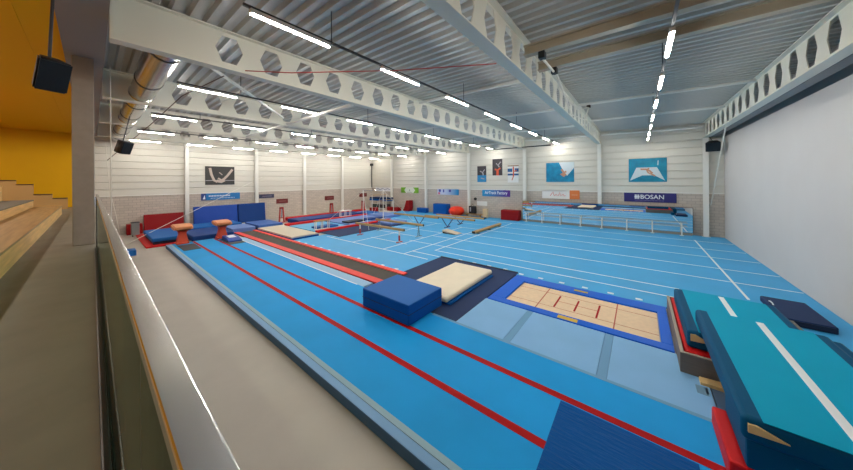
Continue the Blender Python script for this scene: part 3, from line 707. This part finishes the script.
one(MB().rbox(-29.2, -28.0, 24.5, 25.5, .28, .8, .04), 'foam_block', mat('dark_green', (44, 62, 52), .6), 'dark green block on the lower deck of the mat trolley', 'foam block')
one(MB().rbox(-27.85, -26.6, 24.5, 25.5, .28, .78, .04), 'foam_block', darkgrey, 'dark grey block on the lower deck of the mat trolley', 'foam block')
for k, (x, y) in enumerate(((-27.0, 22.9), (-25.75, 24.6), (-24.75, 24.9))):
    one(MB().rbox(x-.55, x+.3, y-.3, y+.5, FZ if x > -23.9 else 0, .5, .05), 'foam_block', maroon, ['dark red block beside the uneven bars, leftmost of the three', 'dark red block in front of the mat trolley', 'dark red block right of the mat trolley'][k], 'foam block')

# ------------------------------------------------------------------ balance beams
def bal_beam(x0, x1, y, z, label, legs, legm, foot):
    t = thing('balance_beam', label, 'balance beam', ((x0+x1)/2, y, FZ), 'balance beams')
    MB().rbox(x0+.02, x1-.02, y-.065, y+.065, z-.15, z, .03, 3).build('beam', beam_t, t)
    for x in (x0, x1-.02): MB().rbox(x, x+.02, y-.06, y+.06, z-.145, z-.01, .01).build('end_cap', beam_e, t)
    for x in legs:
        if foot == 'T':
            MB().path([(x, y, FZ+.05), (x, y, z-.15)], .045).build('leg', legm, t); MB().bar((x, y-.25, FZ+.025), (x, y+.25, FZ+.025), .1, .05).build('foot', red_eq, t)
            MB().path([(x, y, FZ+.1), (x, y, FZ+.45)], .06).build('sleeve', legm if legm != steel_w else red_eq, t)
        elif foot == 'I':
            MB().path([(x, y-.1, FZ+.03), (x, y, z-.15)], .028).path([(x, y+.1, FZ+.03), (x, y, z-.15)], .028).build('leg', legm, t); MB().bar((x, y-.35, FZ+.02), (x, y+.35, FZ+.02), .06, .04).build('foot', legm, t)
        else:
            MB().path([(x-.55, y, z-.15), (x, y, FZ+.04)], .035).path([(x+.55, y, z-.15), (x, y, FZ+.04)], .035).build('leg', legm, t); MB().bar((x, y-.4, FZ+.025), (x, y+.4, FZ+.025), .09, .05).build('foot', legm, t)
bal_beam(-16.5, -11.55, 12.25, .94, 'front balance beam on red and white legs', (-16.0, -12.0), steel_w, 'T')
bal_beam(-16.7, -11.7, 14.35, .95, 'second balance beam on thin grey legs', (-16.2, -12.15), chrome, 'I')
bal_beam(-18.2, -13.0, 17.9, .95, 'third balance beam on dark crossed legs, left of the rear group', (-15.1,), purple_s, 'V')
bal_beam(-15.0, -10.0, 18.6, .92, 'balance beam on dark crossed legs behind the springboard', (-12.6,), purple_s, 'V')
bal_beam(-15.2, -10.2, 20.6, .8, 'balance beam at the back in front of the orange ball', (-12.55,), purple_s, 'V')
fbm = thing('floor_beam', 'low wooden floor beam lying on the blue carpet', 'floor beam', (-9.42, 19.7, FZ))
MB().rbox(-9.56, -9.3, 17.32, 22.1, FZ+.05, FZ+.22, .05, 3).build('beam', beam_t, fbm); MB().rbox(-9.55, -9.31, 17.29, 17.33, FZ+.055, FZ+.215, .01).build('end_cap', beam_e, fbm)
for y in (17.8, 19.7, 21.6): MB().rbox(-9.65, -9.2, y-.08, y+.08, FZ, FZ+.05, .01).build('foot', darkgrey, fbm)
sp = thing('springboard', 'tan springboard standing alone on the blue carpet between the beams', 'springboard', (-10.9, 16.65, FZ))
MB().prism([(-11.5, .16), (-10.25, FZ+.02), (-10.25, FZ+.05), (-11.5, .28)], 16.3, 17.0, 'xz').build('board', mat('springboard_tan', (206, 186, 160), .6), sp)
MB().box(-11.45, -10.4, 16.32, 16.4, FZ, FZ+.04).box(-11.45, -10.4, 16.9, 16.98, FZ, FZ+.04).box(-11.48, -11.3, 16.32, 16.98, FZ, .18).build('base_frame', beam_e, sp)

# ------------------------------------------------------------------ things along the far wall
def banner(name, x0, x1, z0, z1, m, label, cat='banner', y=YF-.085):
    t = thing(name, label, cat, ((x0+x1)/2, y, z0)); pn = MB().box(x0, x1, y, y+.03, z0, z1).build('panel', m, t); return pn, y
t, y = banner('wall_banner', -.92, 2.1, 2.23, 2.93, mat('navy_banner', (44, 40, 112), .45), 'dark blue banner with bold white capitals above the right end of the mirror', y=YF-.05)
text_mesh('lettering', 'BOSAN', .44, white_l, t, (.76, y-.004, 2.63), (1, 0, 0), bold=.006, width=1.34)
lg = MB()
for i in range(3):
    lg.box(-.26+i*.1, -.19+i*.1, y-.01, y, 2.46, 2.79)
lg.box(-.28, .05, y-.012, y, 2.59, 2.65); lg.build('logo_mark', white_l, t)
sm = MB()
for i in range(22): sm.box(-.26+i*.078, -.215+i*.078, y-.006, y, 2.34, 2.375)
sm.build('small_print', mat('faint_print', (150, 150, 190), .5), t)
gm = grad_mat('factory_gradient', (28, 150, 205), (92, 40, 140), -1.4, 1.4)
t, y = banner('wall_banner', -13.15, -10.1, 2.27, 2.95, gm, 'blue to purple banner with white lettering below the three posters', y=YF-.05)
text_mesh('lettering', 'AirTrack Factory', .42, white_l, t, (-11.62, y-.004, 2.61), (1, 0, 0), bold=.008, width=2.5)
t, y = banner('wall_banner', -7.05, -3.99, 2.26, 3.03, mat('white_banner', (238, 236, 232), .45), 'white and orange banner with a red script above the left end of the mirror', y=YF-.05)
MB().box(-4.76, -3.99, y-.006, y, 2.26, 3.03).build('orange_panel', mat('banner_orange', (232, 128, 66), .5), t)
MB().box(-4.6, -4.15, y-.01, y-.004, 2.6, 2.66).build('marking', mat('faint_orange', (240, 180, 140), .5), t)
sc = MB(); pts = [(-6.35, 2.5), (-6.2, 2.72), (-6.1, 2.88), (-6.05, 2.6), (-5.98, 2.5), (-5.9, 2.62), (-5.8, 2.66), (-5.78, 2.52), (-5.65, 2.55), (-5.55, 2.85), (-5.5, 2.52), (-5.35, 2.62), (-5.25, 2.66), (-5.2, 2.52), (-5.08, 2.55)]
sc.path([(a, y-.008, b) for a, b in pts], .022, 6); sc.build('script', mat('script_red', (222, 92, 66), .5), t)
t, y = banner('wall_banner', -19.12, -16.1, 2.27, 2.97, grad_mat('pale_blue_gradient', (206, 214, 236), (30, 140, 200), -.6, 1.3), 'pale blue banner with pink and blue marks above the big blue block', y=YF-.05)
MB().box(-19.0, -18.7, y-.006, y, 2.3, 2.55).build('pink_mark', mat('pink_mark', (214, 110, 130), .5), t)
MB().box(-18.9, -18.6, y-.006, y, 2.6, 2.9).box(-18.3, -18.1, y-.006, y, 2.55, 2.9).box(-17.45, -17.15, y-.006, y, 2.6, 2.9).build('blue_mark', mat('indigo_mark', (70, 76, 160), .5), t)
t, y = banner('wall_banner', -25.2, -22.1, 2.35, 3.08, mat('green_white', (226, 232, 220), .5), 'white banner with bright green ends on the far wall', y=YF-.05)
MB().prism([(-25.2, 2.35), (-24.3, 2.35), (-24.6, 2.7), (-24.3, 3.08), (-25.2, 3.08)], y-.006, y, 'xz').prism([(-22.1, 2.35), (-23.0, 2.35), (-22.7, 2.7), (-23.0, 3.08), (-22.1, 3.08)], y-.006, y, 'xz').build('green_end', mat('bright_green', (110, 170, 40), .5), t)
MB().box(-24.1, -23.2, y-.006, y, 2.42, 2.47).prism([(-23.75, 2.6), (-23.55, 2.6), (-23.65, 2.9)], y-.006, y, 'xz').build('marking', mat('grey_mark', (120, 140, 120), .5), t)
t, y = banner('wall_banner', -30.4, -27.1, 2.47, 3.05, mat('white_banner2', (232, 232, 236), .5), 'white banner with a blue wavy line in the back left corner', y=YF-.05)
wv = MB().path([(-30.2+i*.1, y-.012, 2.78+.08*math.sin(i*.6)) for i in range(30)], .03, 6); wv.build('wave', mat('wave_blue', (70, 80, 130), .5), t)
# posters
def poster(x0, x1, z0, z1, m, label):
    yy = YF-.055; t = thing('wall_poster', label, 'poster', ((x0+x1)/2, yy, z0)); pn = MB().box(x0, x1, yy, yy+.04, z0, z1).build('panel', m, t); return pn, yy
dk_p = mat('poster_dark', (54, 50, 56), .5); tl_p = mat('poster_teal', (0, 130, 160), .5, var=.25, vscale=2); skin = mat('print_skin', (196, 140, 110), .6); pale = mat('print_pale', (206, 218, 222), .5); ora = mat('print_orange', (214, 92, 58), .5)
gry = mat('print_grey', (160, 158, 162), .6)
def fig(t, yy, limbs, m, name='gymnast_print', r=.05):
    b = MB()
    for p in limbs:
        b.path([(a, yy-.004, c) for a, c in p[:-1]] if isinstance(p[-1], float) else [(a, yy-.004, c) for a, c in p], p[-1] if isinstance(p[-1], float) else r, 6)
    for v in b.v: v.y = yy-.004 + (v.y-(yy-.004))*.08
    return b.build(name, m, t)
t, yy = poster(-.62, 1.6, 3.76, 5.54, tl_p, 'teal poster of a diver over a white sheet, above the dark blue banner')
MB().prism([(-.55, 3.85), (-.15, 4.85), (1.05, 4.85), (1.5, 3.85), (.9, 4.25), (.2, 4.25)], yy-.004, yy, 'xz').build('white_sheet', pale, t)
fig(t, yy, [[(.1, 4.72), (.45, 4.7), (.62, 4.6), (.8, 4.4), .06], [(.45, 4.7), (.55, 4.45), (.8, 4.3), (.95, 4.2), .05], [(.5, 4.68), (.6, 4.8), .05]], skin)
MB().path([(1.1, yy-.006, 5.0), (1.12, yy-.006, 5.35)], .03, 6).build('marking', pale, t)
t, yy = poster(-6.68, -4.4, 3.77, 5.5, mat('poster_teal2', (0, 128, 168), .5, var=.3, vscale=2.2), 'teal poster of a somersaulting figure left of the diver poster')
MB().prism([(-5.6, 5.5), (-4.4, 5.5), (-4.4, 5.0), (-4.95, 4.3), (-5.3, 4.85)], yy-.004, yy, 'xz').build('white_sheet', pale, t)
fig(t, yy, [[(-5.4, 4.9), (-5.2, 4.6), (-5.0, 4.7), .09], [(-5.45, 4.5), (-5.2, 4.3), (-5.05, 4.5), .09], [(-5.2, 4.6), (-5.25, 4.35), .11]], skin)
t, yy = poster(-13.72, -12.69, 3.78, 5.48, dk_p, 'small poster with a dark upper and blue lower half, left of three')
MB().box(-13.72, -12.69, yy-.004, yy, 3.78, 4.5).build('blue_half', mat('poster_blue', (28, 134, 190), .5), t)
fig(t, yy, [[(-13.4, 4.95), (-13.1, 4.8), (-12.85, 5.1), .06], [(-13.1, 4.8), (-13.0, 4.5), .08], [(-13.3, 4.2), (-12.9, 4.1), .06]], gry)
t, yy = poster(-11.96, -10.9, 4.45, 6.15, dk_p, 'dark poster with a pale and orange gymnast, highest of three')
fig(t, yy, [[(-11.7, 5.1), (-11.4, 5.0), (-11.1, 5.2), .08], [(-11.4, 5.0), (-11.4, 4.55), .13], [(-11.55, 4.5), (-11.25, 4.5), .05]], ora)
fig(t, yy, [[(-11.55, 5.7), (-11.35, 5.5), (-11.05, 5.85), .06], [(-11.35, 5.5), (-11.2, 5.3), .06]], gry)
t, yy = poster(-10.33, -9.22, 3.72, 5.42, mat('poster_white', (228, 228, 226), .5), 'white poster with blue blocks and a red figure, right of three')
MB().box(-10.33, -9.22, yy-.004, yy, 4.42, 4.6).box(-10.33, -9.85, yy-.004, yy, 4.78, 5.12).box(-9.6, -9.22, yy-.004, yy, 4.78, 5.12).build('blue_block', mat('poster_navy', (20, 84, 140), .5), t)
fig(t, yy, [[(-9.75, 5.3), (-9.72, 4.8), (-9.75, 4.3), .06], [(-9.75, 4.3), (-9.9, 3.95), .04], [(-9.72, 4.8), (-9.4, 4.95), .04]], ora)
MB().box(-10.33, -9.22, yy-.004, yy, 5.33, 5.42).build('brown_edge', mat('poster_brown', (150, 110, 80), .5), t)
# left wall picture and signs
xw = XL+.075
t = thing('wall_poster', 'black and white picture of a gymnast with raised arms on the left wall', 'poster', (xw, 7.6, 3.73))
MB().box(xw-.04, xw, 6.5, 8.77, 3.73, 5.46).build('panel', mat('poster_black', (46, 44, 42), .5), t)
def figx(limbs, m):
    b = MB()
    for p in limbs: b.path([(xw+.004, a, c) for a, c in p[:-1]], p[-1], 8)
    for v in b.v: v.x = xw+.004 + (v.x-(xw+.004))*.08
    b.build('gymnast_print', m, t)
figx([[(6.85, 5.3), (6.95, 4.7), (7.15, 4.15), (7.4, 4.0), .1], [(8.6, 5.2), (8.2, 4.6), (7.95, 4.3), (7.6, 4.0), .1], [(7.35, 4.1), (7.7, 4.0), (7.95, 4.15), .12], [(7.65, 4.75), (7.7, 4.8), .17], [(7.45, 4.35), (7.75, 4.15), .07]], mat('print_body', (188, 172, 160), .6))
MB().box(xw, xw+.004, 6.5, 8.77, 4.1, 4.16).build('marking', gry, t)
t = thing('wall_banner', 'blue banner with white marks on the left wall below the gymnast picture', 'banner', (xw, 7.7, 2.28))
MB().box(xw-.04, xw, 6.2, 9.22, 2.3, 2.93).build('panel', mat('banner_blue', (24, 120, 186), .5), t)
MB().box(xw, xw+.004, 6.2, 6.55, 2.3, 2.93).build('dark_end', mat('banner_navy', (36, 60, 130), .5), t)
sm = MB()
for i in range(14): sm.box(xw, xw+.005, 6.75+i*.12, 6.83+i*.12, 2.62, 2.74)
for i in range(16): sm.box(xw, xw+.005, 6.9+i*.12, 6.96+i*.12, 2.44, 2.5)
sm.prism([(6.3, 2.4), (6.45, 2.8), (6.5, 2.4)], xw, xw+.006, 'yz'); sm.build('marking', white_l, t)
t = thing('wall_banner', 'small dark banner on the left wall right of the crash mats', 'banner', (xw, 11.7, 2.23))
MB().box(xw-.04, xw, 10.95, 12.42, 2.23, 2.64).build('panel', mat('banner_dark', (52, 56, 84), .5), t)
MB().box(xw, xw+.004, 11.25, 12.2, 2.4, 2.46).build('marking', mat('faint_mark2', (130, 132, 150), .6), t)
# mirror and barre
mr = thing('wall_mirror', 'long low wall mirror reflecting the blue floor under the banners', 'mirror', (-2.9, 25.76, .22))
MB().box(-8.75, 2.9, 25.76, 25.8, .22, 1.98).build('backing', darkgrey, mr)
MB().box(-8.7, 2.85, 25.765, 25.84, FZ, .22).build('plinth', mat('plinth', (150, 140, 130), .7), mr)
MB().box(-8.73, 2.88, 25.752, 25.76, .23, 1.96).build('glass', mirror_m, mr)
ba = thing('ballet_barre', 'long white ballet barre with posts standing in front of the mirror', 'ballet barre', (-2.9, 25.45, FZ))
for x in (-8.3, -6.9, -5.4, -3.85, -2.35, -.75, .75, 2.3):
    MB().path([(x, 25.45, FZ+.02), (x, 25.45, .9)], .035, 8).build('post', steel_w, ba); MB().rbox(x-.1, x+.1, 25.33, 25.57, FZ, FZ+.03, .01).build('foot', steel_w, ba)
for z, m in ((.92, beam_w), (.68, steel_w)): MB().path([(-8.5, 25.45, z), (2.6, 25.45, z)], .024, 8).build('rail', mat('barre_grey', (176, 178, 178), .5), ba)
# blocks
one(MB().rbox(-10.75, -8.98, 25.3, 26.05, FZ, 1.02, .05, 3), 'foam_block', maroon, 'dark red foam block on the blue floor left of the mirror', 'foam block')
one(MB().rbox(-19.1, -17.15, 25.2, 26.0, FZ, 1.24, .05, 3), 'foam_block', blue_blk, 'large blue foam block left of the orange ball', 'foam block')
one(MB().rbox(-21.55, -20.15, 25.1, 25.75, FZ, .62, .05, 3), 'foam_block', blue_blk, 'low blue foam block between the maroon wedge and the large blue block', 'foam block')
pr = MB()
prof = []
for k in range(15):
    a = math.pi*k/14; prof.append((max(.02, .86*math.sin(a)**.75), .53-.52*math.cos(a)))
pr.lathe(prof, (-15.85, 25.25, FZ), 40)
for v in pr.v:
    dx, dy = v.x+15.85, v.y-25.25; ang = math.atan2(dy, dx); rr = math.hypot(dx, dy); q = 1-.07*abs(math.sin(ang*5))
    v.x = -15.85+dx*q; v.y = 25.25+dy*q
pr_o = one(pr, 'exercise_ball', orange_ball, 'squat ribbed orange ball at the far wall beside the blue block', 'ball')
MBw = MB().prism([(-24.2, FZ), (-23.1, FZ), (-22.95, .5), (-22.98, 1.42), (-23.5, 1.42), (-23.9, .4)], 25.3, 26.0, 'xz')
one(MBw, 'foam_wedge', maroon, 'maroon foam wedge under the green banner at the far wall', 'foam wedge')
cb = thing('equipment_bag', 'black bag standing on the low bench between orange ball and cream box', 'bag', (-14.0, 25.58, .38))
MB().rbox(-14.45, -13.6, 25.45, 25.72, .38, 1.2, .08, 3).build('body', black_m, cb); MB().rbox(-14.3, -14.15, 25.42, 25.46, .6, 1.05, .01).build('pale_patch', gry, cb)
MB().path([(-14.3, 25.6, 1.18), (-14.05, 25.6, 1.4), (-13.8, 25.6, 1.18)], .02, 6).build('strap', black_m, cb)
one(MB().path([(-14.0, YF-.02, 1.92), (-14.0, YF-.08, 1.92)], [.17, .16], 20), 'wall_clock', black_m, 'small round dark disc on the far wall above the black bag', 'disc')
one(MB().box(-13.8, -12.6, YF-.03, YF-.001, 1.22, 1.7), 'notice_board', mat('paper', (226, 226, 222), .6), 'white notice sheet on the brick wall below the purple banner', 'notice')
one(MB().rbox(-12.72, -12.25, 25.3, 25.7, FZ, 1.0, .03), 'storage_box', mat('cream_box', (226, 200, 158), .6), 'upright cream box against the far wall under the white notice', 'box')
bn = thing('low_bench', 'low beige bench along the far wall beside the cream box', 'bench', (-13.8, 25.55, FZ))
MB().rbox(-15.0, -12.8, 25.4, 25.75, .32, .38, .01).build('seat', beam_t, bn)
for x in (-14.7, -13.1): MB().box(x-.04, x+.04, 25.45, 25.7, FZ, .32).build('leg', beam_t, bn)
one(MB().rbox(-15.2, -12.2, 24.4, 25.2, FZ, .16, .04), 'floor_mat', petrol, 'dark teal mat on the floor in front of the low bench', 'mat')

# ------------------------------------------------------------------ ropes, cables, trapeze
def rope(name, pts, r, m, label, cat): return one(MB().path(pts, r, 6), name, m, label, cat)
rope('guy_rope', [(-25.92, 1.39, .02), (-31.15, 11.24, 4.48)], .02, rope_w, 'taut white rope rising from the gallery edge across the left mats', 'rope')
rope('hanging_rope', [(-12.2, .35, 7.45), (-12.2, .35, .02)], .015, rope_w, 'white rope hanging straight down behind the railing end', 'rope')
rope('hanging_rope', [(-30.5, .62, 7.0), (-30.5, .8, 3.5), (-30.5, 1.1, 1.6), (-30.5, 1.3, .02)], .02, rope_w, 'thin pale cord hanging down along the left brick wall', 'rope')
rope('red_cable', [(-8.3, 2.6, 7.0), (-7.4, 3.4, 6.96), (-5.0, 5.0, 6.9), (-2.7, 6.16, 6.83)], .014, rope_r, 'thin red cable strung under the roof between the two front beams', 'cable')
rope('dark_cable', [(-9.0, 2.3, 6.94), (-12, 1.9, 6.9), (-16, 1.6, 6.5), (-26, .6, 5.4)], .014, mat('dark_cable', (90, 60, 50), .7), 'thin dark cable running from the front beam toward the left wall', 'cable')
tz = thing('trapeze', 'white trapeze ropes hanging in a loop from black clamps under the brown rail', 'trapeze', (-1.9, 9.6, 7.0))
for y in (7.15, 8.4): MB().rbox(-1.98, -1.82, y-.1, y+.1, 7.06, 7.239, .02).build('clamp', black_m, tz)
MB().rbox(-1.98, -1.82, 15.1, 15.3, 7.5, 7.615, .02).build('clamp', black_m, tz)
MB().path([(-1.9, 7.2, 7.08), (-1.9, 8.3, 7.1)], .03, 6).path([(-1.95, 8.45, 7.07), (-1.95, 11, 6.8), (-1.95, 13.2, 7.0), (-1.92, 15.2, 7.52)], .025, 6).path([(-1.85, 8.45, 7.07), (-2.1, 12, 6.6), (-2.0, 14.6, 6.8), (-1.9, 15.2, 7.5)], .025, 6).build('rope', rope_w, tz)
rope('guy_rope', [(3.55, 20.6, 6.71), (3.75, 25.8, 2.2)], .03, rope_w, 'white rope from the right roof beam down to the far corner column', 'rope')
rope('guy_rope', [(-1.0, 25.6, 7.45), (.4, 25.9, 6.6), (3.45, 25.8, 6.72)], .015, rope_w, 'thin white cord slung below the roof above the diver poster', 'rope')
rope('hanging_rod', [(-14.7, 9.0, 6.95), (-17.5, 7.5, 6.55), (-18.0, 7.0, 6.5)], .035, steel_w, 'bent white rod hanging under the left roof beams', 'rod')
rope('control_rod', [(-12, 24.8, 7.0), (-6.0, 25.0, 7.0)], .05, darkgrey, 'dark rod below the lights in front of the far wall', 'rod')

# ------------------------------------------------------------------ fill lamps added under the yellow ceiling to lift the dim gallery
for k, x in enumerate((-26, -18, -10, -2)):
    t = thing('gallery_fill', ['added fill lamp over the far end of the bleachers', 'added fill lamp over the bleachers left of the pillar', 'added fill lamp over the middle bleachers', 'added fill lamp over the near end of the bleachers'][k], 'fill lamp', (x, -4, 7.46), 'added gallery fill lamps')
    MB().lathe([(.16, 7.47), (.16, 7.5)], (x, -4, 0), 20).build('fill_ring', steel_w, t)
    ld = bpy.data.lights.new('gallery_fill_light', 'AREA'); ld.shape = 'DISK'; ld.size = .3; ld.energy = GALLERY; ld.color = (1, .92, .8)
    lo = bpy.data.objects.new('fill_source', ld); COL.objects.link(lo); lo.parent = t; lo.location = (0, 0, -.01)
